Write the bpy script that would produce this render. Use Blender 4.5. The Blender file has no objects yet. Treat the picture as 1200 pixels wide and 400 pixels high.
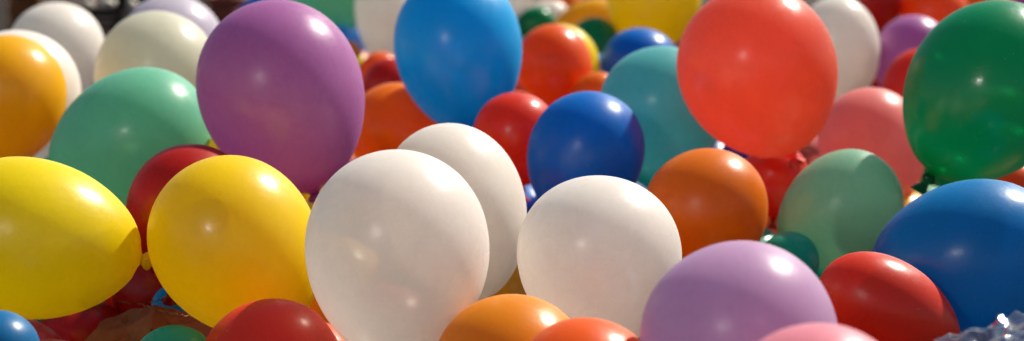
import bpy, bmesh, math, random
import numpy as np
from mathutils import Vector, Matrix

R = math.radians
sc = bpy.context.scene
col = sc.collection
random.seed(7)

# ------------------------------------------------------------------ camera
FPX = 2000.0
PITCH = math.atan(403 / FPX)
CAM = np.array([0.0, 0.0, 1.15])
FWD = np.array([0, math.cos(PITCH), -math.sin(PITCH)])
UP = np.array([0, math.sin(PITCH), math.cos(PITCH)])
RT = np.array([1.0, 0, 0])
HS = CAM[2] - 0.67            # height of the pile's mean surface


def at(px, py, d):
    return CAM + d * (FWD + (px - 600) / FPX * RT + (200 - py) / FPX * UP)


def plane_depth(py, h=0.0):
    dz = (200 - py) / FPX * UP[2] + FWD[2]
    return (HS + h - CAM[2]) / dz


# --------------------------------------------------------------- materials
def lin(c):
    r = []
    for v in c:
        v /= 255.0
        r.append(v / 12.92 if v <= 0.04045 else ((v + 0.055) / 1.055) ** 2.4)
    return tuple(r)


def N(nt, typ, loc=(0, 0), **kw):
    n = nt.nodes.new(typ)
    n.location = loc
    for k, v in kw.items():
        setattr(n, k, v)
    return n


def latex(name, rgb, trans=0.35, clear=0.10, rough=0.27, dust=0.14):
    """stretched latex: diffuse + translucent film, partly see-through, glossy skin on both faces"""
    m = bpy.data.materials.new(name)
    m.use_nodes = True
    nt = m.node_tree
    nt.nodes.clear()
    L = nt.links.new
    out = N(nt, 'ShaderNodeOutputMaterial')
    c = lin(rgb)
    tc = N(nt, 'ShaderNodeTexCoord')
    # cloudy thickness variation of the film
    no = N(nt, 'ShaderNodeTexNoise')
    no.inputs['Scale'].default_value = 14.0
    no.inputs['Detail'].default_value = 5.0
    L(tc.outputs['Object'], no.inputs['Vector'])
    mix = N(nt, 'ShaderNodeMixRGB')
    mix.blend_type = 'MIX'
    mix.inputs[1].default_value = tuple(v * 0.90 for v in c) + (1,)
    mix.inputs[2].default_value = tuple(min(1, v * 1.08) for v in c) + (1,)
    L(no.outputs['Fac'], mix.inputs[0])
    colour = mix.outputs[0]
    # fine powdery mottling + pinprick dust
    sp = N(nt, 'ShaderNodeTexNoise')
    sp.inputs['Scale'].default_value = 330.0
    sp.inputs['Detail'].default_value = 2.0
    L(tc.outputs['Object'], sp.inputs['Vector'])
    mo = N(nt, 'ShaderNodeMixRGB')
    mo.blend_type = 'MULTIPLY'
    mo.inputs[0].default_value = 0.12
    L(colour, mo.inputs[1])
    L(sp.outputs['Fac'], mo.inputs[2])
    colour = mo.outputs[0]
    if dust > 0:
        vo = N(nt, 'ShaderNodeTexVoronoi')
        vo.inputs['Scale'].default_value = 70.0
        L(tc.outputs['Object'], vo.inputs['Vector'])
        lt = N(nt, 'ShaderNodeMath', operation='LESS_THAN')
        lt.inputs[1].default_value = 0.10
        L(vo.outputs['Distance'], lt.inputs[0])
        big = N(nt, 'ShaderNodeTexNoise')
        big.inputs['Scale'].default_value = 18.0
        L(tc.outputs['Object'], big.inputs['Vector'])
        gt = N(nt, 'ShaderNodeMath', operation='GREATER_THAN')
        gt.inputs[1].default_value = 0.56
        L(big.outputs['Fac'], gt.inputs[0])
        mu = N(nt, 'ShaderNodeMath', operation='MULTIPLY')
        L(lt.outputs[0], mu.inputs[0])
        L(gt.outputs[0], mu.inputs[1])
        mu2 = N(nt, 'ShaderNodeMath', operation='MULTIPLY')
        L(mu.outputs[0], mu2.inputs[0])
        mu2.inputs[1].default_value = dust
        dm = N(nt, 'ShaderNodeMixRGB')
        L(mu2.outputs[0], dm.inputs[0])
        L(colour, dm.inputs[1])
        dm.inputs[2].default_value = (0.62, 0.58, 0.52, 1)
        colour = dm.outputs[0]
    # the film is thicker, so deeper in colour, close to the knot (the body's origin)
    vl = N(nt, 'ShaderNodeVectorMath', operation='LENGTH')
    L(tc.outputs['Object'], vl.inputs[0])
    mr = N(nt, 'ShaderNodeMapRange')
    mr.inputs['From Min'].default_value = 0.015
    mr.inputs['From Max'].default_value = 0.10
    mr.inputs['To Min'].default_value = 1.7
    mr.inputs['To Max'].default_value = 1.0
    L(vl.outputs['Value'], mr.inputs['Value'])
    gk = N(nt, 'ShaderNodeGamma')
    L(colour, gk.inputs[0])
    L(mr.outputs[0], gk.inputs[1])
    colour = gk.outputs[0]
    # smudges: patches of duller and cleaner skin
    sm_ = N(nt, 'ShaderNodeTexNoise')
    sm_.inputs['Scale'].default_value = 22.0
    sm_.inputs['Detail'].default_value = 4.0
    sm_.inputs['Distortion'].default_value = 1.2
    L(tc.outputs['Object'], sm_.inputs['Vector'])
    rg = N(nt, 'ShaderNodeMapRange')
    rg.inputs['From Min'].default_value = 0.35
    rg.inputs['From Max'].default_value = 0.68
    rg.inputs['To Min'].default_value = rough - 0.05
    rg.inputs['To Max'].default_value = rough + 0.09
    L(sm_.outputs['Fac'], rg.inputs['Value'])
    # bump: very slight orange-peel
    bn = N(nt, 'ShaderNodeTexNoise')
    bn.inputs['Scale'].default_value = 120.0
    bn.inputs['Detail'].default_value = 3.0
    L(tc.outputs['Object'], bn.inputs['Vector'])
    bp = N(nt, 'ShaderNodeBump')
    bp.inputs['Strength'].default_value = 0.05
    bp.inputs['Distance'].default_value = 0.004
    L(bn.outputs['Fac'], bp.inputs['Height'])
    lw = N(nt, 'ShaderNodeLayerWeight')
    lw.inputs['Blend'].default_value = 0.5
    face = lw.outputs['Facing']
    dif = N(nt, 'ShaderNodeBsdfDiffuse')
    dif.inputs['Roughness'].default_value = 0.3
    L(colour, dif.inputs['Color'])
    tl = N(nt, 'ShaderNodeBsdfTranslucent')
    L(colour, tl.inputs['Color'])
    m1 = N(nt, 'ShaderNodeMixShader')
    m1.inputs[0].default_value = min(0.72, trans - 0.02)
    L(dif.outputs[0], m1.inputs[1])
    L(tl.outputs[0], m1.inputs[2])
    # see-through share falls off where the film is seen edge-on
    tr = N(nt, 'ShaderNodeBsdfTransparent')
    g = N(nt, 'ShaderNodeGamma')
    g.inputs[1].default_value = 0.8
    L(colour, g.inputs[0])
    L(g.outputs[0], tr.inputs['Color'])
    inv = N(nt, 'ShaderNodeMath', operation='SUBTRACT')
    inv.inputs[0].default_value = 1.0
    L(face, inv.inputs[1])
    cl = N(nt, 'ShaderNodeMath', operation='MULTIPLY')
    L(inv.outputs[0], cl.inputs[0])
    cl.inputs[1].default_value = clear * 1.4
    m2 = N(nt, 'ShaderNodeMixShader')
    L(cl.outputs[0], m2.inputs[0])
    L(m1.outputs[0], m2.inputs[1])
    L(tr.outputs[0], m2.inputs[2])
    # Schlick gloss on both faces
    pw = N(nt, 'ShaderNodeMath', operation='POWER')
    L(face, pw.inputs[0])
    pw.inputs[1].default_value = 4.0
    ma = N(nt, 'ShaderNodeMath', operation='MULTIPLY_ADD')
    L(pw.outputs[0], ma.inputs[0])
    ma.inputs[1].default_value = 0.22
    ma.inputs[2].default_value = 0.030
    gl = N(nt, 'ShaderNodeBsdfGlossy')
    L(rg.outputs[0], gl.inputs['Roughness'])
    gl.inputs['Color'].default_value = (1, 1, 1, 1)
    L(bp.outputs[0], gl.inputs['Normal'])
    L(bp.outputs[0], dif.inputs['Normal'])
    gw = N(nt, 'ShaderNodeBsdfGlossy')          # powdery bloom: a wider second lobe
    gw.inputs['Roughness'].default_value = rough + 0.20
    L(bp.outputs[0], gw.inputs['Normal'])
    gm = N(nt, 'ShaderNodeMixShader')
    gm.inputs[0].default_value = 0.35
    L(gl.outputs[0], gm.inputs[1])
    L(gw.outputs[0], gm.inputs[2])
    m3 = N(nt, 'ShaderNodeMixShader')
    L(ma.outputs[0], m3.inputs[0])
    L(m2.outputs[0], m3.inputs[1])
    L(gm.outputs[0], m3.inputs[2])
    L(m3.outputs[0], out.inputs['Surface'])
    return m


MAT = {
    'yellow':   latex('yellow_latex', (255, 221, 0), 0.42, 0.10),
    'lemon':    latex('lemon_latex', (250, 228, 0), 0.42, 0.10),
    'amber':    latex('amber_latex', (255, 196, 0), 0.40, 0.10),
    'orange':   latex('orange_latex', (254, 134, 0), 0.38, 0.10),
    'tangerine': latex('tangerine_latex', (255, 158, 8), 0.42, 0.08),
    'red':      latex('red_latex', (236, 64, 34), 0.36, 0.12, dust=0.35),
    'deepred':  latex('deep_red_latex', (198, 30, 14), 0.36, 0.14),
    'redorange': latex('red_orange_latex', (252, 110, 26), 0.38, 0.10),
    'coral':    latex('coral_latex', (255, 126, 92), 0.60, 0.15, rough=0.24),
    'pink':     latex('pink_latex', (250, 156, 146), 0.40, 0.10),
    'rose':     latex('rose_latex', (246, 165, 178), 0.40, 0.10),
    'purple':   latex('purple_latex', (194, 124, 184), 0.40, 0.12),
    'lilac':    latex('lilac_latex', (212, 172, 208), 0.42, 0.10),
    'white':    latex('white_latex', (250, 242, 232), 0.36, 0.14),
    'clearwhite': latex('thin_white_latex', (253, 244, 236), 0.36, 0.27),
    'cream':    latex('cream_latex', (232, 230, 210), 0.44, 0.12),
    'palelilac': latex('pale_lilac_latex', (222, 214, 226), 0.42, 0.10),
    'blue':     latex('blue_latex', (0, 182, 240), 0.34, 0.14),
    'deepblue': latex('deep_blue_latex', (0, 118, 176), 0.34, 0.12),
    'midblue':  latex('mid_blue_latex', (0, 140, 208), 0.32, 0.14),
    'royal':    latex('royal_blue_latex', (0, 122, 214), 0.30, 0.12, dust=0.5),
    'navy':     latex('navy_latex', (12, 48, 160), 0.30, 0.12),
    'sky':      latex('sky_blue_latex', (70, 175, 245), 0.36, 0.10),
    'green':    latex('green_latex', (0, 170, 116), 0.44, 0.36, rough=0.19, dust=0.25),
    'leaf':     latex('leaf_green_latex', (6, 150, 88), 0.36, 0.12),
    'mint':     latex('mint_latex', (132, 210, 176), 0.40, 0.16),
    'palemint': latex('pale_mint_latex', (158, 206, 174), 0.42, 0.17),
    'teal':     latex('teal_latex', (112, 202, 202), 0.40, 0.20),
    'darkteal': latex('dark_teal_latex', (36, 190, 158), 0.34, 0.12),
}

# ----------------------------------------------------------------- balloons
# front to back: centre (m), half-length, half-width, way to the knot, colour, label
B = [
 ((0.3721, 1.9738, 0.4385), 0.1224, 0.1120, (0.098, -0.001, -0.995), 'rose',
  'rose pink balloon in the front row, only its crown showing over the pale purple one'),
 ((0.3232, 2.2982, 0.4354), 0.1484, 0.1401, (0.295, 0.008, -0.955), 'lilac',
  'pale purple balloon in the foreground between a translucent white and a glossy red one'),
 ((0.1056, 2.3424, 0.3423), 0.1179, 0.1081, (0.000, -0.001, -1.000), 'redorange',
  'red orange balloon at the front edge, beside the glowing yellow orange one'),
 ((0.0000, 2.5387, 0.3011), 0.1381, 0.1262, (0.000, -0.001, -1.000), 'tangerine',
  'bright yellow orange balloon in front, between the bases of the two big white balloons'),
 ((-0.7852, 2.4930, 0.3599), 0.0702, 0.0650, (0.000, -0.001, -1.000), 'deepblue',
  'small blue balloon in the near corner under the yellow egg shaped one'),
 ((-0.3847, 2.6192, 0.2870), 0.1232, 0.1150, (0.095, 0.092, -0.991), 'red',
  'red balloon in front, overlapping the foot of the upright yellow one'),
 ((-0.5879, 2.8489, 0.2192), 0.0804, 0.0729, (0.000, 0.092, -0.996), 'darkteal',
  'dark teal balloon low in front, left of the big red foreground balloon'),
 ((-0.1849, 2.6775, 0.4669), 0.1752, 0.1476, (0.020, -0.050, -0.999), 'clearwhite',
  'largest white balloon, upright in the middle foreground beside the yellow one'),
 ((0.1459, 2.7731, 0.4337), 0.1473, 0.1373, (0.144, 0.046, -0.989), 'clearwhite',
  'translucent white balloon right of centre, in front of the orange and royal blue balloons'),
 ((-0.4797, 2.9027, 0.4264), 0.1674, 0.1434, (0.542, -0.019, -0.840), 'yellow',
  'yellow balloon leaning against the largest white balloon, red one at its foot'),
 ((-0.8202, 2.8690, 0.4515), 0.1785, 0.1401, (0.974, 0.059, -0.217), 'lemon',
  'yellow egg shaped balloon lying on its side with its knot pointing right'),
 ((0.6579, 2.8628, 0.3201), 0.1366, 0.0906, (0.852, -0.005, -0.524), 'red',
  'glossy red balloon lying below the big blue balloon on the right'),
 ((-0.1036, 3.1088, 0.4423), 0.1705, 0.1339, (0.279, -0.091, -0.956), 'white',
  'opaque cream white balloon tucked directly behind the largest white one'),
 ((0.8298, 3.0212, 0.3808), 0.1744, 0.1386, (-0.968, 0.107, -0.225), 'midblue',
  'big glossy blue balloon lying on its side under the dark green one'),
 ((0.5560, 3.3164, 0.2881), 0.0684, 0.0599, (0.000, 0.092, -0.996), 'darkteal',
  'small teal green balloon peeping out behind the pale purple foreground balloon'),
 ((0.3914, 3.3495, 0.3868), 0.1315, 0.1245, (0.000, 0.092, -0.996), 'orange',
  'orange balloon between the translucent white balloon and the pale mint one'),
 ((0.6742, 3.4361, 0.3724), 0.1385, 0.1156, (-0.755, 0.074, -0.652), 'palemint',
  'pale mint balloon under the coral and pink ones, left of the big blue one'),
 ((0.1552, 3.5847, 0.4538), 0.1461, 0.1260, (-0.295, 0.008, -0.955), 'royal',
  'royal blue dusty balloon just behind the translucent white one'),
 ((0.0072, 3.4692, 0.1723), 0.0791, 0.0683, (0.000, 0.092, -0.996), 'amber',
  'amber balloon showing as a sliver between the two upright white balloons'),
 ((-0.6057, 3.1250, 0.4353), 0.1346, 0.1186, (-0.249, 0.008, -0.968), 'deepred',
  'dark red balloon wedged between the mint balloon and the upright yellow one'),
 ((-0.4572, 3.3735, 0.6182), 0.1979, 0.1638, (0.300, -0.090, -0.950), 'purple',
  'big purple balloon standing above the rest on the left, pale streak on its shoulder'),
 ((0.5419, 3.7052, 0.6169), 0.1981, 0.1701, (0.403, 0.264, -0.876), 'coral',
  'big coral red balloon standing above the pink and pale mint ones'),
 ((0.9664, 3.4326, 0.6176), 0.1961, 0.1666, (-0.550, -0.066, -0.833), 'green',
  'big dark green see-through balloon above the blue one on the right'),
 ((-0.6648, 3.2693, 0.2041), 0.0577, 0.0492, (0.309, 0.019, -0.951), 'blue',
  'small shaded blue balloon low in the gap left of the upright yellow one'),
 ((-0.8795, 3.3231, 0.1131), 0.1073, 0.0969, (-0.808, 0.197, -0.555), 'deepred',
  'deep red balloon in shade under the sideways yellow one, beside the near blue corner'),
 ((-0.7236, 3.4094, 0.2020), 0.1165, 0.1024, (0.202, 0.008, -0.979), 'deepred',
  'shaded deep red balloon behind the knot of the sideways yellow one'),
 ((-0.5316, 3.5707, 0.4379), 0.1311, 0.1129, (0.295, 0.008, -0.955), 'yellow',
  'yellow balloon mostly hidden behind the foot of the big purple one'),
 ((0.0097, 3.8322, 0.4493), 0.1091, 0.0964, (0.098, -0.001, -0.995), 'red',
  'small red dusty balloon between the big blue and royal blue ones'),
 ((0.6204, 3.9444, 0.3306), 0.0886, 0.0806, (0.000, 0.092, -0.996), 'red',
  'red balloon glimpsed in the gap under the big coral balloon'),
 ((1.1163, 3.7204, 0.3265), 0.0991, 0.0838, (0.192, -0.001, -0.981), 'redorange',
  'shaded red orange balloon at the right edge between dark green and blue'),
 ((-0.8166, 3.5779, 0.4921), 0.1819, 0.1455, (-0.878, 0.005, -0.479), 'mint',
  'mint green balloon at left, in front of the cream one'),
 ((0.8966, 4.1659, 0.3625), 0.1569, 0.1314, (0.295, 0.008, -0.955), 'pink',
  'salmon pink balloon tucked between the coral and dark green ones'),
 ((0.6173, 4.4530, 0.2712), 0.0772, 0.0681, (0.000, 0.092, -0.996), 'navy',
  'navy balloon seen as a dark gap between the teal, coral and orange ones'),
 ((0.3490, 3.9141, 0.4988), 0.1547, 0.1467, (0.098, -0.001, -0.995), 'teal',
  'teal balloon with a grey shadow, behind the royal blue one'),
 ((-0.1275, 4.0885, 0.6157), 0.1933, 0.1543, (0.119, -0.098, -0.988), 'blue',
  'big upright bright blue balloon standing near the centre back'),
 ((-0.2702, 4.1877, 0.3930), 0.1447, 0.1234, (0.826, -0.011, -0.563), 'orange',
  'burnt orange balloon beside the big purple one, under the bright blue one'),
 ((-1.1776, 3.9318, 0.5221), 0.1552, 0.1333, (-0.198, 0.004, -0.980), 'amber',
  'amber balloon at the left edge above the yellow one on its side'),
 ((-1.2350, 4.2025, 0.4832), 0.1743, 0.1552, (-0.198, 0.004, -0.980), 'white',
  'white balloon showing as a pale rim around the amber one at the left edge'),
 ((-0.8803, 4.1647, 0.5466), 0.1639, 0.1471, (-0.497, 0.028, -0.867), 'cream',
  'cream balloon behind the mint green one at left'),
 ((1.2085, 3.8654, 0.3389), 0.1106, 0.0948, (0.000, 0.092, -0.996), 'navy',
  'navy balloon at the right edge, just under the dark green one'),
 ((0.2250, 4.7339, 0.4037), 0.0814, 0.0646, (-0.796, -0.020, -0.605), 'orange',
  'small orange balloon pressed against the larger red orange one near teal'),
 ((0.1249, 4.8607, 0.4704), 0.1274, 0.1102, (0.350, -0.086, -0.933), 'redorange',
  'shiny red orange balloon right of the bright blue one'),
 ((0.1435, 5.0823, 0.4343), 0.1383, 0.1230, (0.350, -0.086, -0.933), 'lemon',
  'yellow balloon showing as a thin rim around the shiny red orange one'),
 ((-0.3719, 5.1468, 0.3623), 0.0988, 0.0832, (-0.195, -0.097, -0.976), 'deepred',
  'dark red balloon behind the burnt orange one, left of bright blue'),
 ((-0.4506, 5.6888, 0.3257), 0.0861, 0.0717, (-0.527, -0.063, -0.847), 'redorange',
  'small red balloon behind the dark red one, at the foot of the beige white one'),
 ((-0.5326, 5.8679, 0.3117), 0.0592, 0.0503, (0.000, -0.099, -0.995), 'lemon',
  'tiny lemon balloon beside the purple one, below the tiny orange one'),
 ((-0.5747, 5.9464, 0.3548), 0.0599, 0.0479, (0.000, -0.099, -0.995), 'tangerine',
  'tiny orange balloon peeping past the shoulder of the big purple one'),
 ((1.1414, 4.7249, 0.4220), 0.1242, 0.1075, (-0.300, -0.090, -0.950), 'red',
  'red balloon squeezed behind the dark green one, in front of the purple'),
 ((0.9776, 5.0626, 0.4986), 0.1578, 0.1197, (0.220, -0.094, -0.971), 'white',
  'white balloon half hidden behind the big coral one'),
 ((1.2021, 5.1021, 0.4626), 0.1336, 0.1156, (-0.201, -0.094, -0.975), 'purple',
  'purple balloon between the half hidden white one and the dark green one'),
 ((-1.3100, 4.8955, 0.5127), 0.1428, 0.1354, (0.201, -0.094, -0.975), 'white',
  'white balloon standing against the dark background above the amber one'),
 ((0.3836, 5.0741, 0.4354), 0.1253, 0.1177, (0.000, -0.099, -0.995), 'royal',
  'royal blue balloon crowning behind the teal one'),
 ((0.3012, 5.4754, 0.3483), 0.0829, 0.0691, (0.000, -0.099, -0.995), 'sky',
  'small sky blue balloon in the gap left of the teal one'),
 ((-0.4508, 6.0799, 0.4842), 0.1888, 0.1096, (0.099, -0.099, -0.990), 'white',
  'beige white balloon standing half behind the big bright blue one'),
 ((-0.9579, 4.7732, 0.5310), 0.1584, 0.1440, (-0.201, -0.094, -0.975), 'palelilac',
  'pale lilac white balloon rising behind the cream one'),
 ((-0.6193, 6.0642, 0.3575), 0.0976, 0.0824, (0.000, -0.099, -0.995), 'sky',
  'small sky blue balloon behind the shoulder of the big purple one'),
 ((0.4860, 5.8552, 0.5674), 0.1803, 0.1620, (0.000, -0.099, -0.995), 'yellow',
  'yellow balloon at the back between the royal blue and coral ones'),
 ((0.2775, 5.8111, 0.4141), 0.0993, 0.0847, (-0.314, -0.084, -0.946), 'leaf',
  'dark green balloon at the back, in front of the amber one'),
 ((0.0854, 6.5512, 0.4062), 0.0788, 0.0624, (-0.949, 0.039, -0.313), 'leaf',
  'small leaf green balloon at the back, right of the bright blue one'),
 ((1.2772, 6.1688, 0.5270), 0.1419, 0.1327, (0.000, -0.099, -0.995), 'deepred',
  'deep red balloon at the back, above the half hidden white one'),
 ((1.5331, 6.1601, 0.4877), 0.1296, 0.1111, (0.909, 0.019, -0.416), 'redorange',
  'red orange balloon at the back, left of the dark green one'),
 ((-0.6817, 6.2013, 0.5516), 0.1673, 0.1487, (0.314, -0.084, -0.946), 'mint',
  'mint balloon at the back, left of the beige white one'),
 ((-0.9097, 6.2583, 0.4458), 0.1192, 0.1067, (-0.843, -0.001, -0.537), 'royal',
  'blue balloon showing just over the crown of the big purple one'),
 ((0.2904, 6.5800, 0.3963), 0.1518, 0.0957, (-0.949, 0.039, -0.313), 'amber',
  'amber balloon at the back behind the dark green one'),
 ((0.1212, 7.1110, 0.3570), 0.1212, 0.0784, (-0.949, 0.039, -0.313), 'white',
  'white balloon at the back showing as a pale rim behind the leaf green one'),
 ((0.1900, 7.3001, 0.3798), 0.1169, 0.0804, (-0.909, 0.019, -0.416), 'orange',
  'orange balloon farthest back beside the pale rimmed leaf green one'),
 ((1.9758, 7.1793, 0.4070), 0.1581, 0.0934, (0.973, 0.060, -0.221), 'orange',
  'orange balloon at the back above the dark green one'),
 ((2.1614, 7.2937, 0.3805), 0.1095, 0.0876, (0.527, -0.063, -0.847), 'purple',
  'purple balloon at the back corner, right of the orange one'),
 ((0.0000, 7.3193, 0.4729), 0.1243, 0.1096, (0.000, -0.099, -0.995), 'white',
  'white balloon farthest back, just right of the bright blue one'),
 ((0.3336, 7.4102, 0.3905), 0.1112, 0.0927, (0.000, -0.099, -0.995), 'purple',
  'purple balloon farthest back, left of the yellow one'),
 ((0.4315, 7.5636, 0.3596), 0.1136, 0.0984, (0.000, -0.099, -0.995), 'royal',
  'blue balloon farthest back, touching the yellow one'),
]


def unit(v):
    v = np.array(v, float)
    return v / np.linalg.norm(v)


n = len(B)
ctr = np.array([b[0] for b in B])
aw = np.array([b[1] for b in B])
bw = np.array([b[2] for b in B])
axis = np.array([unit(b[3]) for b in B])


# ---- body profile: round crown, taper, short concave neck
def profile(a, b, rings=52):
    pts = []
    for k in range(rings + 1):
        t = math.pi * k / rings
        z = -math.cos(t)                       # -1 crown .. +1 knot
        r = math.sin(t) * (1 - 0.085 * z - 0.05 * z * z * (z > 0))
        pts.append([z, r])
    m = max(p[1] for p in pts)
    neck = 0.05
    res = []
    for z, r in pts:
        r = r / m
        if z > 0.965:
            s = (z - 0.965) / 0.035
            r = max(r * (1 - s) + neck * s, neck)
        res.append((z * a if z < 0.965 else (z + 0.03 * ((z - .965) / .035) ** 2) * a, r * b))
    res[0] = (-a, 0.0)
    return res


def frame(ax):
    z = Vector(ax).normalized()
    x = z.orthogonal().normalized()
    y = z.cross(x)
    return Matrix((x, y, z)).transposed()


def lathe(bm, prof, seg, M, O, wob=None, cap_end=False):
    rings = []
    for (z, r) in prof:
        if r < 1e-6:
            rings.append([bm.verts.new(O + M @ Vector((0, 0, z)))])
            continue
        ring = []
        for s in range(seg):
            t = 2 * math.pi * s / seg
            k = wob(z, t) if wob else 1.0
            ring.append(bm.verts.new(O + M @ Vector((r * k * math.cos(t), r * k * math.sin(t), z))))
        rings.append(ring)
    for A, C in zip(rings, rings[1:]):
        for s in range(seg):
            s2 = (s + 1) % seg
            if len(A) == 1:
                bm.faces.new((A[0], C[s2], C[s]))
            elif len(C) == 1:
                bm.faces.new((A[s], A[s2], C[0]))
            else:
                bm.faces.new((A[s], A[s2], C[s2], C[s]))
    if cap_end:
        bm.faces.new(rings[-1])


def finish(name, bm, mat, parent=None, smooth=True):
    me = bpy.data.meshes.new(name)
    bmesh.ops.recalc_face_normals(bm, faces=bm.faces)
    bm.to_mesh(me)
    bm.free()
    if smooth:
        me.polygons.foreach_set('use_smooth', [True] * len(me.polygons))
    me.materials.append(mat)
    o = bpy.data.objects.new(name, me)
    col.objects.link(o)
    if parent:
        o.parent = parent
    return o


def make_balloon(i):
    colr, label = B[i][4], B[i][5]
    rnd = random.Random(i * 31 + 5)
    a, b = aw[i], bw[i]
    M = frame(axis[i])
    base = ctr[i] + axis[i] * a
    root = bpy.data.objects.new('balloon', None)
    col.objects.link(root)
    root.location = Vector(base)
    root['label'] = label
    root['category'] = 'balloon'
    root['group'] = 'latex balloons heaped in the pile'
    root.empty_display_size = 0.05
    ph = rnd.uniform(0, 6.28)
    e = rnd.uniform(0.004, 0.018)
    e3 = rnd.uniform(0.0, 0.008)
    bend, bdir = rnd.uniform(.01, .05) * b, rnd.uniform(0, 6.28)
    bm = bmesh.new()
    prof = profile(a, b)
    O = Vector((0, 0, 0)) - Vector(axis[i]) * a
    lathe(bm, prof, 64, M, O, lambda z, t: 1 + e * math.cos(2 * t + ph) + e3 * math.cos(3 * t + 2 * ph), cap_end=False)
    bv = M @ Vector((math.cos(bdir), math.sin(bdir), 0))
    for v in bm.verts:
        zz = (v.co - O).dot(Vector(axis[i])) / a
        v.co += bv * bend * (zz * zz - 0.35) * (1 if zz < .8 else max(0, 1 - (zz - .8) / .2))
    # press the film flat where it meets its neighbours
    V = [v for v in bm.verts]
    P = np.array([v.co[:] for v in V]) + base
    ax_i = axis[i]
    for j in range(n):
        if j == i:
            continue
        if np.linalg.norm(ctr[j] - ctr[i]) > aw[i] + aw[j]:
            continue
        q = P - ctr[j]
        al = q @ axis[j]
        rad = np.sqrt(np.maximum((q * q).sum(1) - al * al, 0))
        s = np.sqrt((al / aw[j]) ** 2 + (rad / bw[j]) ** 2)
        hit = s < 1.0
        if not hit.any():
            continue
        u = ctr[i] - ctr[j]
        u = u / np.linalg.norm(u)
        depth = (1 - s[hit]) * bw[j]
        P[hit] += 0.55 * depth[:, None] * u
    P -= base
    for v, p in zip(V, P):
        v.co = p
    finish('body', bm, MAT[colr], root)
    # knot: rolled lump and a flared lip
    k = 1.3 * min(1.0, b / 0.13)
    bm = bmesh.new()
    kp = [(-.004, .05 * b), (.000, .0075), (.004, .0112), (.0085, .0118), (.012, .0085), (.0145, .0048),
          (.019, .0062), (.026, .0105), (.033, .0150), (.0335, .0158), (.0325, .0150), (.024, .0085), (.016, .0030)]
    kp = [(z * k, r * k if q else r) for q, (z, r) in enumerate(kp)]
    p1 = rnd.uniform(0, 6)
    lathe(bm, kp, 20, M, Vector(axis[i]) * 0.018 * a,
          lambda z, t: 1 + (0.22 * math.sin(3 * t + p1 + z * 160) + 0.12 * math.sin(7 * t + p1)) * min(1, abs(z) * 60))
    finish('knot', bm, MAT[colr], root)
    return root


for i in range(n):
    make_balloon(i)


# ------------------------------------------------------------------ setting
def simple(name, rgb, rough=0.8, spec=0.3, noise=(8.0, 0.35), bump=0.3):
    m = bpy.data.materials.new(name)
    m.use_nodes = True
    nt = m.node_tree
    L = nt.links.new
    p = nt.nodes['Principled BSDF']
    tc = N(nt, 'ShaderNodeTexCoord')
    no = N(nt, 'ShaderNodeTexNoise')
    no.inputs['Scale'].default_value = noise[0]
    no.inputs['Detail'].default_value = 8
    L(tc.outputs['Object'], no.inputs['Vector'])
    mx = N(nt, 'ShaderNodeMixRGB')
    c = lin(rgb)
    mx.inputs[1].default_value = tuple(v * (1 - noise[1]) for v in c) + (1,)
    mx.inputs[2].default_value = tuple(min(1, v * (1 + noise[1])) for v in c) + (1,)
    L(no.outputs['Fac'], mx.inputs[0])
    L(mx.outputs[0], p.inputs['Base Color'])
    bp = N(nt, 'ShaderNodeBump')
    bp.inputs['Strength'].default_value = bump
    L(no.outputs['Fac'], bp.inputs['Height'])
    L(bp.outputs[0], p.inputs['Normal'])
    p.inputs['Roughness'].default_value = rough
    p.inputs['Specular IOR Level'].default_value = spec
    return m


bm = bmesh.new()
bmesh.ops.create_grid(bm, x_segments=2, y_segments=2, size=300)
g = finish('ground', bm, simple('dark_earth', (62, 50, 44), 0.9, 0.15, (3.0, 0.5)), None, False)
g['kind'] = 'structure'


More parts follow.
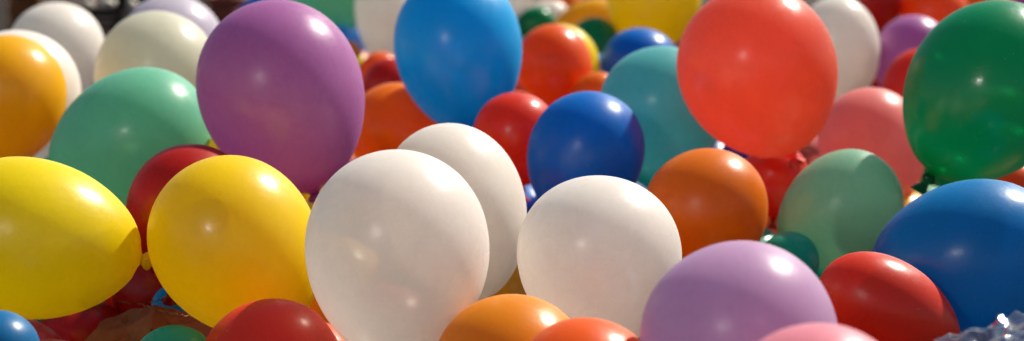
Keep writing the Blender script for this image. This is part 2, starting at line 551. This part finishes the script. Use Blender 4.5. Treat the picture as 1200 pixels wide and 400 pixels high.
# ---- balloons at the bottom of the heap: they carry the top layer and close its gaps
rb = random.Random(11)
CN = {'deepred': 'dark red', 'royal': 'royal blue', 'orange': 'orange', 'yellow': 'yellow', 'leaf': 'green', 'purple': 'purple', 'blue': 'bright blue'}
LOW = [
 # x, y, z, radius, colour, label (None: shown only where one looks past the top layer)
 (-0.820, 2.865, 0.138, 0.134, 'deepred', 'dark red balloon sliver at the bottom edge, just right of the near blue corner balloon'),
 (-0.949, 3.107, 0.119, 0.115, 'deepred', 'deep red balloon directly touching the top right of the near blue corner balloon'),
 (-0.397, 3.092, 0.119, 0.115, 'redorange', 'red sliver of balloon at the bottom edge between the big red and largest white'),
 (0.430, 3.085, 0.135, 0.131, 'leaf', None),
 (0.972, 3.106, 0.137, 0.133, 'navy', 'navy balloon low between the glossy red balloon and the clear plastic sheet'),
 (-1.087, 3.374, 0.127, 0.123, 'darkteal', 'dark teal sliver just under the belly of the sideways yellow balloon'),
 (-0.566, 3.354, 0.124, 0.120, 'orange', None),
 (-0.263, 3.333, 0.120, 0.116, 'deepred', 'dark red sliver against the lower left side of the largest white balloon'),
 (0.544, 3.342, 0.122, 0.118, 'purple', None),
 (1.107, 3.375, 0.131, 0.127, 'orange', None),
 (-0.937, 3.614, 0.129, 0.125, 'deepred', 'dark maroon sliver under the belly of the sideways yellow, above the brown paper'),
 (-0.391, 3.614, 0.137, 0.133, 'amber', 'amber balloon in the gap between upright yellow, red and largest white'),
 (0.146, 3.622, 0.137, 0.133, 'blue', None),
 (0.432, 3.600, 0.120, 0.116, 'purple', None),
 (0.682, 3.605, 0.127, 0.123, 'darkteal', 'dark teal sliver between the pale mint and the glossy red balloons'),
 (0.540, 3.844, 0.124, 0.120, 'darkteal', 'dark teal sliver above the pale purple one, left of the small teal green balloon'),
 (-1.191, 4.074, 0.120, 0.116, 'blue', None),
 (-0.926, 4.098, 0.121, 0.117, 'purple', None),
 (-0.416, 4.129, 0.136, 0.132, 'yellow', 'yellow balloon glimpsed between the big purple and the largest white ones'),
 (0.107, 4.104, 0.133, 0.129, 'navy', 'navy sliver between the cream white and the translucent white balloons'),
 (0.672, 4.120, 0.119, 0.115, 'orange', 'orange sliver between the orange and the pale mint balloons'),
 (0.962, 4.129, 0.135, 0.131, 'amber', 'brownish amber balloon in the gap between pale mint and big blue'),
 (1.212, 4.109, 0.132, 0.128, 'purple', None),
 (-1.331, 4.363, 0.124, 0.120, 'leaf', None),
 (-0.533, 4.344, 0.134, 0.130, 'amber', 'amber sliver right under the knot of the big purple balloon'),
 (-0.258, 4.345, 0.123, 0.119, 'deepred', None),
 (-0.007, 4.332, 0.128, 0.124, 'royal', 'royal blue sliver under the royal blue balloon, touching the cream white one'),
 (0.263, 4.373, 0.130, 0.126, 'navy', 'navy sliver low between the royal blue and the orange balloons'),
 (0.559, 4.340, 0.126, 0.122, 'blue', None),
 (1.057, 4.343, 0.124, 0.120, 'leaf', 'leaf green balloon in the gap under the dark green knot, above big blue'),
 (1.379, 4.367, 0.130, 0.126, 'yellow', None),
 (-1.472, 4.600, 0.119, 0.115, 'blue', None),
 (-1.219, 4.616, 0.130, 0.126, 'royal', None),
 (-0.380, 4.630, 0.128, 0.124, 'purple', None),
 (0.407, 4.614, 0.125, 0.121, 'darkteal', 'dark teal sliver below the teal balloon, between royal blue and orange'),
 (1.197, 4.628, 0.136, 0.132, 'leaf', 'green sliver behind the lower end of the dark green see-through balloon'),
 (1.471, 4.595, 0.129, 0.125, 'deepred', None),
 (-1.378, 4.851, 0.138, 0.134, 'leaf', 'green sliver between the sideways yellow and the mint balloon at left'),
 (-0.515, 4.844, 0.135, 0.131, 'orange', 'orange sliver between the big purple and the cream white balloon'),
 (0.552, 4.822, 0.139, 0.135, 'navy', 'navy balloon in the gap between the teal and the orange ones'),
 (0.794, 4.839, 0.133, 0.129, 'red', 'red balloon low between the coral and the pale mint balloons'),
 (-1.213, 5.082, 0.122, 0.118, 'royal', None),
 (-0.668, 5.084, 0.136, 0.132, 'deepred', None),
 (-0.146, 5.083, 0.137, 0.133, 'orange', None),
 (0.956, 5.082, 0.119, 0.115, 'pink', 'pink sliver between the coral and the salmon pink balloons'),
 (1.485, 5.100, 0.134, 0.130, 'yellow', None),
 (-1.602, 5.321, 0.129, 0.125, 'blue', None),
 (-1.347, 5.354, 0.129, 0.125, 'royal', None),
 (-0.562, 5.325, 0.133, 0.129, 'yellow', None),
 (0.811, 5.374, 0.119, 0.115, 'leaf', None),
 (1.638, 5.375, 0.124, 0.120, 'deepred', None),
 (-0.701, 5.598, 0.126, 0.122, 'leaf', None),
 (0.118, 5.581, 0.127, 0.123, 'royal', None),
 (0.952, 5.585, 0.134, 0.130, 'deepred', None),
 (1.215, 5.609, 0.134, 0.130, 'purple', None),
 (1.757, 5.601, 0.127, 0.123, 'royal', None),
 (-1.347, 5.877, 0.132, 0.128, 'yellow', None),
 (-0.789, 5.856, 0.130, 0.126, 'orange', None),
 (0.004, 5.863, 0.125, 0.121, 'redorange', 'red orange sliver beside the bright blue one, above the small red dusty one'),
 (1.054, 5.846, 0.137, 0.133, 'royal', None),
 (-0.678, 6.105, 0.124, 0.120, 'blue', None),
 (-0.108, 6.084, 0.134, 0.130, 'blue', None),
 (1.757, 6.075, 0.120, 0.116, 'yellow', None),
 (-0.791, 6.366, 0.131, 0.127, 'royal', None),
 (-0.278, 6.379, 0.132, 0.128, 'blue', None),
 (-0.013, 6.370, 0.134, 0.130, 'red', 'red sliver between the bright blue and the shiny red orange balloons'),
 (1.055, 6.360, 0.123, 0.119, 'blue', None),
 (1.362, 6.366, 0.129, 0.125, 'deepred', 'dark red sliver between the half hidden white and the salmon pink ones'),
 (-1.495, 6.589, 0.137, 0.133, 'deepred', None),
 (-0.949, 6.588, 0.135, 0.131, 'royal', None),
 (-0.124, 6.618, 0.131, 0.127, 'leaf', None),
 (-1.090, 6.841, 0.128, 0.124, 'leaf', None),
 (-0.782, 6.850, 0.132, 0.128, 'yellow', None),
 (-0.275, 6.860, 0.136, 0.132, 'royal', None),
 (-1.460, 7.071, 0.134, 0.130, 'royal', None),
 (-0.953, 7.106, 0.131, 0.127, 'deepred', None),
 (-0.669, 7.081, 0.123, 0.119, 'tangerine', 'tangerine sliver beside the tiny orange balloon, below the beige white one'),
 (-0.132, 7.099, 0.135, 0.131, 'blue', None),
 (0.669, 7.078, 0.123, 0.119, 'deepred', None),
 (1.768, 7.079, 0.131, 0.127, 'royal', None),
 (-1.604, 7.374, 0.122, 0.118, 'blue', None),
 (-1.349, 7.380, 0.132, 0.128, 'royal', None),
 (-0.840, 7.371, 0.135, 0.131, 'royal', None),
 (-0.562, 7.357, 0.126, 0.122, 'sky', 'pale blue sliver at the left foot of the beige white balloon'),
 (-0.294, 7.348, 0.129, 0.125, 'blue', None),
 (0.005, 7.338, 0.136, 0.132, 'royal', None),
 (0.810, 7.378, 0.138, 0.134, 'navy', 'navy sliver between the crowning royal blue and the coral balloon'),
 (-1.202, 7.588, 0.129, 0.125, 'orange', None),
 (-0.948, 7.629, 0.119, 0.115, 'orange', None),
 (-0.662, 7.579, 0.137, 0.133, 'sky', 'light blue sliver between the mint and the beige white balloon at the back'),
 (-0.120, 7.575, 0.130, 0.126, 'royal', None),
 (0.668, 7.607, 0.121, 0.117, 'royal', 'royal blue sliver below the yellow balloon at the back, touching coral'),
 (0.956, 7.581, 0.133, 0.129, 'leaf', None),
 (1.187, 7.612, 0.128, 0.124, 'purple', None),
]
for x, y, z, r, cn, label in LOW:
    i = n
    B.append(((x, y, z), r, r, (0, 0, 1), cn, label or '%s balloon buried at the bottom of the heap under the top layer' % CN[cn]))
    ctr = np.vstack([ctr, (x, y, z)])
    aw = np.append(aw, r * 1.08)
    bw = np.append(bw, r)
    axis = np.vstack([axis, unit([rb.uniform(-1, 1), rb.uniform(-.3, 1), rb.uniform(-.5, .1)])])
    n += 1
    o = make_balloon(i)
    if label is None:
        o['group'] = '%s balloons buried in the heap' % CN[cn]


def tag(o, label, cat, group=None):
    o['label'] = label
    o['category'] = cat
    if group:
        o['group'] = group
    return o


def ground_at(px_, py_):
    dd = plane_depth(py_, -HS)
    p = at(px_, py_, dd)
    p[2] = 0
    return p, dd


# ---- dim things beyond the heap, upper left
wood = simple('worn_wood', (120, 74, 40), 0.7, 0.2, (6.0, 0.5))
dark = simple('dark_wood', (38, 30, 27), 0.8, 0.2, (6.0, 0.5))
pale = simple('pale_paint', (176, 168, 155), 0.5, 0.4, (5.0, 0.25))
blur_blob = simple('pale_blob', (206, 196, 180), 0.45, 0.5, (20.0, 0.25))  # brightness of out-of-focus glints put into a solid's colour
clay = simple('red_clay', (128, 62, 44), 0.7, 0.3, (9.0, 0.3))


def box_bm(bm, cx, cy, cz, sx, sy, sz, bev=0.006):
    r = bmesh.ops.create_cube(bm, size=1)
    for v in r['verts']:
        v.co = Vector((cx + v.co.x * sx, cy + v.co.y * sy, cz + v.co.z * sz))
    es = list({e for v in r['verts'] for e in v.link_edges})
    bmesh.ops.bevel(bm, geom=es, offset=bev, segments=2, affect='EDGES')


def crate(name, px_, py_, w_, dp, h, m, rot, label):
    """slatted crate: four corner posts, slatted sides, bottom board"""
    p, dd = ground_at(px_, py_)
    root = bpy.data.objects.new(name, None)
    col.objects.link(root)
    root.location = Vector(p)
    root.rotation_euler = (0, 0, rot)
    tag(root, label, 'crate')
    for sx in (-1, 1):
        for sy in (-1, 1):
            bm = bmesh.new()
            box_bm(bm, sx * (w_ / 2 - .02), sy * (dp / 2 - .02), h / 2, .035, .035, h)
            finish('corner_post', bm, m, root, False)
    bm = bmesh.new()
    k = 3
    sh = h / k * 0.78
    for q in range(k):
        z = h / k * (q + .5)
        for sy in (-1, 1):
            box_bm(bm, 0, sy * (dp / 2 + .006), z, w_, .012, sh, .003)
        for sx in (-1, 1):
            box_bm(bm, sx * (w_ / 2 + .004), 0, z, .012, dp - .004, sh, .003)
    finish('slat_side', bm, m, root, False)
    bm = bmesh.new()
    box_bm(bm, 0, 0, .02, w_ - .08, dp - .08, .016, .003)
    finish('bottom_board', bm, m, root, False)
    return root


crate('wooden_crate', 31, 36, .17, .22, .26, wood, .25, 'blurred brown wooden crate beyond the heap at its far left')
crate('wooden_crate', 122, 34, .30, .30, .112, dark, -.1, 'low dark crate with pale glint blobs on it, behind the two white balloons')
crate('wooden_crate', 172, 12, .42, .30, .20, dark, .1, 'dark crate beyond the heap, mostly hidden behind the pale lilac balloon')


def post(px_, py_, r, h, label):
    p, dd = ground_at(px_, py_)
    root = bpy.data.objects.new('post', None)
    col.objects.link(root)
    root.location = Vector(p)
    tag(root, label, 'post', 'pale posts beyond the heap')
    bm = bmesh.new()
    lathe(bm, [(0.012, 0), (0.012, r), (h - .01, r * .96), (h, r * .8), (h + .001, 0)], 20, Matrix.Identity(3), Vector((0, 0, 0)))
    finish('pole', bm, pale, root)
    bm = bmesh.new()
    lathe(bm, [(0, 0), (0, r * 2.6), (.01, r * 2.4), (.02, r * 1.2), (.02, 0)], 20, Matrix.Identity(3), Vector((0, 0, 0)))
    finish('foot_plate', bm, pale, root)


post(5, 60, .020, 1.3, 'pale post standing at the far left edge behind the amber balloon')
post(238, 28, .022, 1.2, 'pale post standing behind the pale lilac balloon')


def make_blob(px_, py_, dd, r, label, seed):  # added rounded solid, stands in for a blurred spot beyond the heap
    rr = random.Random(seed)
    p = at(px_, py_, dd)
    bm = bmesh.new()
    bmesh.ops.create_icosphere(bm, subdivisions=3, radius=r)
    a_, b_ = rr.uniform(0, 6), rr.uniform(0, 6)
    for v in bm.verts:
        k = 1 + .08 * math.sin(v.co.x / r * 3 + a_) + .07 * math.sin(v.co.y / r * 2.4 + b_)
        v.co = Vector((v.co.x * k, v.co.y * k * 1.05, v.co.z * k * .86))
    o = finish('blur_blob', bm, blur_blob)
    o.location = Vector(p)
    return tag(o, label, 'blur_blob', 'pale blurred blobs on the dark crate')


_, dcr = ground_at(122, 34)
top = .112


def on_crate(px_, r, label, seed, back=0.0):
    dd = dcr + back
    yy = (at(px_, 200, dd)[2] - (top + r * .82)) / (dd / FPX * UP[2]) + 200
    return make_blob(px_, yy, dd, r, label, seed)


on_crate(104, .033, 'pale blob standing in for a blurred glint on the dark crate, the smaller and left of two close together', 3)
on_crate(127, .044, 'largest pale blob standing in for a blurred glint on the dark crate, right of the smaller one', 5)
on_crate(155, .032, 'dull blob at the right end of the dark crate beside the pale lilac balloon', 8, .03)

p, dd = ground_at(266, 36)
root = bpy.data.objects.new('clay_pot', None)
col.objects.link(root)
root.location = Vector(p)
tag(root, 'reddish brown clay pot beyond the heap, beside the crown of the big purple balloon', 'pot')
bm = bmesh.new()
lathe(bm, [(0, 0), (0, .07), (.16, .105), (.16, .098), (.03, .06), (.03, 0)], 28, Matrix.Identity(3), Vector((0, 0, 0)))
finish('pot_wall', bm, clay, root)
bm = bmesh.new()
lathe(bm, [(.162, .100), (.162, .120), (.205, .124), (.205, .102), (.162, .100)], 28, Matrix.Identity(3), Vector((0, 0, 0)))
finish('rim', bm, clay, root)

# ---- crumpled brown paper and string in the near left gap
paper_m = simple('brown_paper', (132, 78, 40), 0.8, 0.25, (30.0, 0.25))
V = [(96, 404, 2.98), (118, 377, 3.10), (150, 364, 3.16), (181, 357, 3.12), (212, 364, 3.16), (246, 372, 3.26), (262, 402, 3.24),
     (176, 386, 2.99), (170, 420, 2.97), (128, 420, 2.98), (226, 420, 3.12), (148, 388, 3.06), (204, 384, 3.10)]
F = [(0, 1, 11), (1, 2, 11), (2, 3, 11), (3, 7, 11), (11, 7, 8), (0, 11, 9), (9, 11, 8), (3, 4, 12), (3, 12, 7), (4, 5, 12), (5, 6, 12),
     (12, 6, 10), (7, 12, 10), (7, 10, 8)]
bm = bmesh.new()
o0 = at(170, 390, 3.05)
vs = [bm.verts.new(Vector(at(*v) - o0)) for v in V]
for f in F:
    bm.faces.new([vs[k] for k in f])
bmesh.ops.recalc_face_normals(bm, faces=bm.faces)
rr = random.Random(4)
bmesh.ops.subdivide_edges(bm, edges=bm.edges[:], cuts=3, use_grid_fill=True)
for v in bm.verts:
    v.co += Vector((rr.uniform(-1, 1), rr.uniform(-1, 1), rr.uniform(-1, 1))) * .0022
o = finish('wrapping_paper', bm, paper_m, None, False)
o.location = Vector(o0)
sm = o.modifiers.new('thickness', 'SOLIDIFY')
sm.thickness = .0012
tag(o, 'creased piece of brown wrapping paper in the gap below the two near yellow balloons', 'paper')

string_m = simple('pale_string', (140, 104, 76), 0.8, 0.2, (90.0, 0.3))


def tube(bm, pts, r, seg=6):
    pts = [Vector(p) for p in pts]
    prev = None
    for k, p in enumerate(pts):
        t = (pts[min(k + 1, len(pts) - 1)] - pts[max(k - 1, 0)]).normalized()
        x = t.orthogonal().normalized()
        y = t.cross(x)
        ring = [bm.verts.new(p + r * (math.cos(2 * math.pi * q / seg) * x + math.sin(2 * math.pi * q / seg) * y)) for q in range(seg)]
        if prev:
            best = min(range(seg), key=lambda sft: (ring[sft].co - prev[0].co).length)
            ring = ring[best:] + ring[:best]
            for q in range(seg):
                bm.faces.new((prev[q], prev[(q + 1) % seg], ring[(q + 1) % seg], ring[q]))
        prev = ring


def string(ctrl, r, label):
    pts = []
    for k in range(len(ctrl) - 1):
        p0, p1 = at(*ctrl[k]), at(*ctrl[k + 1])
        for q in range(8):
            t = q / 8
            pts.append(p0 + (p1 - p0) * t + np.array([0, 0, .0015 * math.sin(t * 19 + k)]))
    o0 = pts[0]
    bm = bmesh.new()
    for ph in (0, math.pi):
        tube(bm, [p - o0 + r * .7 * np.array([math.cos(i * 1.1 + ph), 0, math.sin(i * 1.1 + ph)]) for i, p in enumerate(pts)], r)
    o = finish('string', bm, string_m)
    o.location = Vector(o0)
    tag(o, label, 'string', 'strings over the brown paper')


string([(134, 353, 3.02), (162, 357, 3.05), (186, 352, 3.08), (206, 345, 3.10), (226, 339, 3.10)], .0009, 'frayed string running up from the brown paper to the upright yellow balloon')
string([(164, 356, 3.04), (186, 364, 3.06), (214, 370, 3.08), (240, 372, 3.10)], .0011, 'pale string lying along the top crease of the brown paper')

# ---- crinkled clear plastic in the near right corner
pm = bpy.data.materials.new('clear_plastic')
pm.use_nodes = True
nt = pm.node_tree
nt.nodes.clear()
out = N(nt, 'ShaderNodeOutputMaterial')
tr = N(nt, 'ShaderNodeBsdfTransparent')
tr.inputs['Color'].default_value = (.93, .93, .94, 1)
gl = N(nt, 'ShaderNodeBsdfGlossy')
gl.inputs['Roughness'].default_value = .06
df = N(nt, 'ShaderNodeBsdfTranslucent')
df.inputs['Color'].default_value = (.75, .75, .78, 1)
lw = N(nt, 'ShaderNodeLayerWeight')
lw.inputs['Blend'].default_value = .35
m0 = N(nt, 'ShaderNodeMixShader')
m0.inputs[0].default_value = .20
m1_ = N(nt, 'ShaderNodeMixShader')
ad = N(nt, 'ShaderNodeMath', operation='MULTIPLY_ADD')
ad.inputs[1].default_value = .5
ad.inputs[2].default_value = .22
nt.links.new(lw.outputs['Facing'], ad.inputs[0])
nt.links.new(tr.outputs[0], m0.inputs[1])
nt.links.new(df.outputs[0], m0.inputs[2])
nt.links.new(ad.outputs[0], m1_.inputs[0])
nt.links.new(m0.outputs[0], m1_.inputs[1])
nt.links.new(gl.outputs[0], m1_.inputs[2])
nt.links.new(m1_.outputs[0], out.inputs['Surface'])
bm = bmesh.new()
rr = random.Random(21)
GX, GY = 120, 70
o0 = at(1180, 420, 2.3)
from mathutils import noise as mnoise


def fold(p, f):
    q = Vector(p) * f
    return (1 - 2 * abs(mnoise.noise(q))) + 0.5 * (1 - 2 * abs(mnoise.noise(q * 2.3 + Vector((5, 1, 2)))))


grid = []
for j in range(GY + 1):
    row = []
    for i in range(GX + 1):
        u, v = i / GX, j / GY
        # top edge runs up to the right; the sheet slopes toward the camera
        x = 1092 + 190 * u
        y = 408 - 62 * u + 70 * v + 5 * math.sin(u * 9)
        p = at(x, y, 2.42 - .22 * v)
        k = np.array([fold(p, 15), fold(p + 3.1, 15), fold(p + 7.7, 15)])
        p = p + k * .013
        row.append(bm.verts.new(Vector(p - o0)))
    grid.append(row)
for j in range(GY):
    for i in range(GX):
        bm.faces.new((grid[j][i], grid[j][i + 1], grid[j + 1][i + 1], grid[j + 1][i]))
o = finish('plastic_sheet', bm, pm, None, True)
o.location = Vector(o0)
tag(o, 'crinkled clear plastic sheet glinting in the near right corner below the big blue balloon', 'plastic sheet')

# ------------------------------------------------------------------ light
SUN = unit(0.503 * RT + 0.766 * UP + 0.40 * FWD)
elev = math.asin(SUN[2])
azim = math.atan2(SUN[0], SUN[1])
w = bpy.data.worlds.new('World')
sc.world = w
w.use_nodes = True
nt = w.node_tree
bg = nt.nodes['Background']
sky = N(nt, 'ShaderNodeTexSky')
sky.sky_type = 'NISHITA'
sky.sun_disc = False
sky.sun_elevation = elev
sky.sun_rotation = azim
nt.links.new(sky.outputs[0], bg.inputs[0])
bg.inputs[1].default_value = 0.05

sl = bpy.data.lights.new('sun', 'SUN')
sl.energy = 4.6
sl.angle = R(1.8)
sl.color = (1.0, 0.93, 0.82)
so = bpy.data.objects.new('sun', sl)
so.rotation_euler = Vector(SUN).to_track_quat('Z', 'Y').to_euler()
so.location = (3, 4, 6)
col.objects.link(so)

# small lamp behind the photographer, on the left: the second catchlight every balloon carries
al = bpy.data.lights.new('lamp', 'AREA')
al.shape = 'DISK'
al.size = 0.30
al.energy = 18
al.color = (1.0, 0.93, 0.84)
ao = bpy.data.objects.new('lamp', al)
tgt = np.array([0, 3.2, 0.5])
pos = tgt + 5.0 * unit(-0.37 * RT + 0.195 * UP - 0.905 * FWD)
ao.location = Vector(pos)
ao.rotation_euler = Vector(pos - tgt).to_track_quat('Z', 'Y').to_euler()
col.objects.link(ao)

# ------------------------------------------------------------------ camera
cd = bpy.data.cameras.new('camera')
co = bpy.data.objects.new('camera', cd)
col.objects.link(co)
co.location = Vector(CAM)
co.rotation_euler = (math.pi / 2 - PITCH, 0, 0)
cd.sensor_width = 36
cd.lens = 36 * FPX / 1200
cd.clip_start = 0.05
cd.clip_end = 1000
cd.dof.use_dof = True
cd.dof.focus_distance = 2.9
cd.dof.aperture_fstop = 2.2
cd.dof.aperture_blades = 0
sc.camera = co

sc.view_settings.view_transform = 'Standard'
sc.view_settings.look = 'None'
sc.view_settings.exposure = 0.88
sc.view_settings.gamma = 1.0
sc.cycles.max_bounces = 14
sc.cycles.diffuse_bounces = 8
sc.cycles.glossy_bounces = 5
sc.cycles.transmission_bounces = 10
sc.cycles.transparent_max_bounces = 12
sc.cycles.use_denoising = True
sc.cycles.sample_clamp_indirect = 6.0
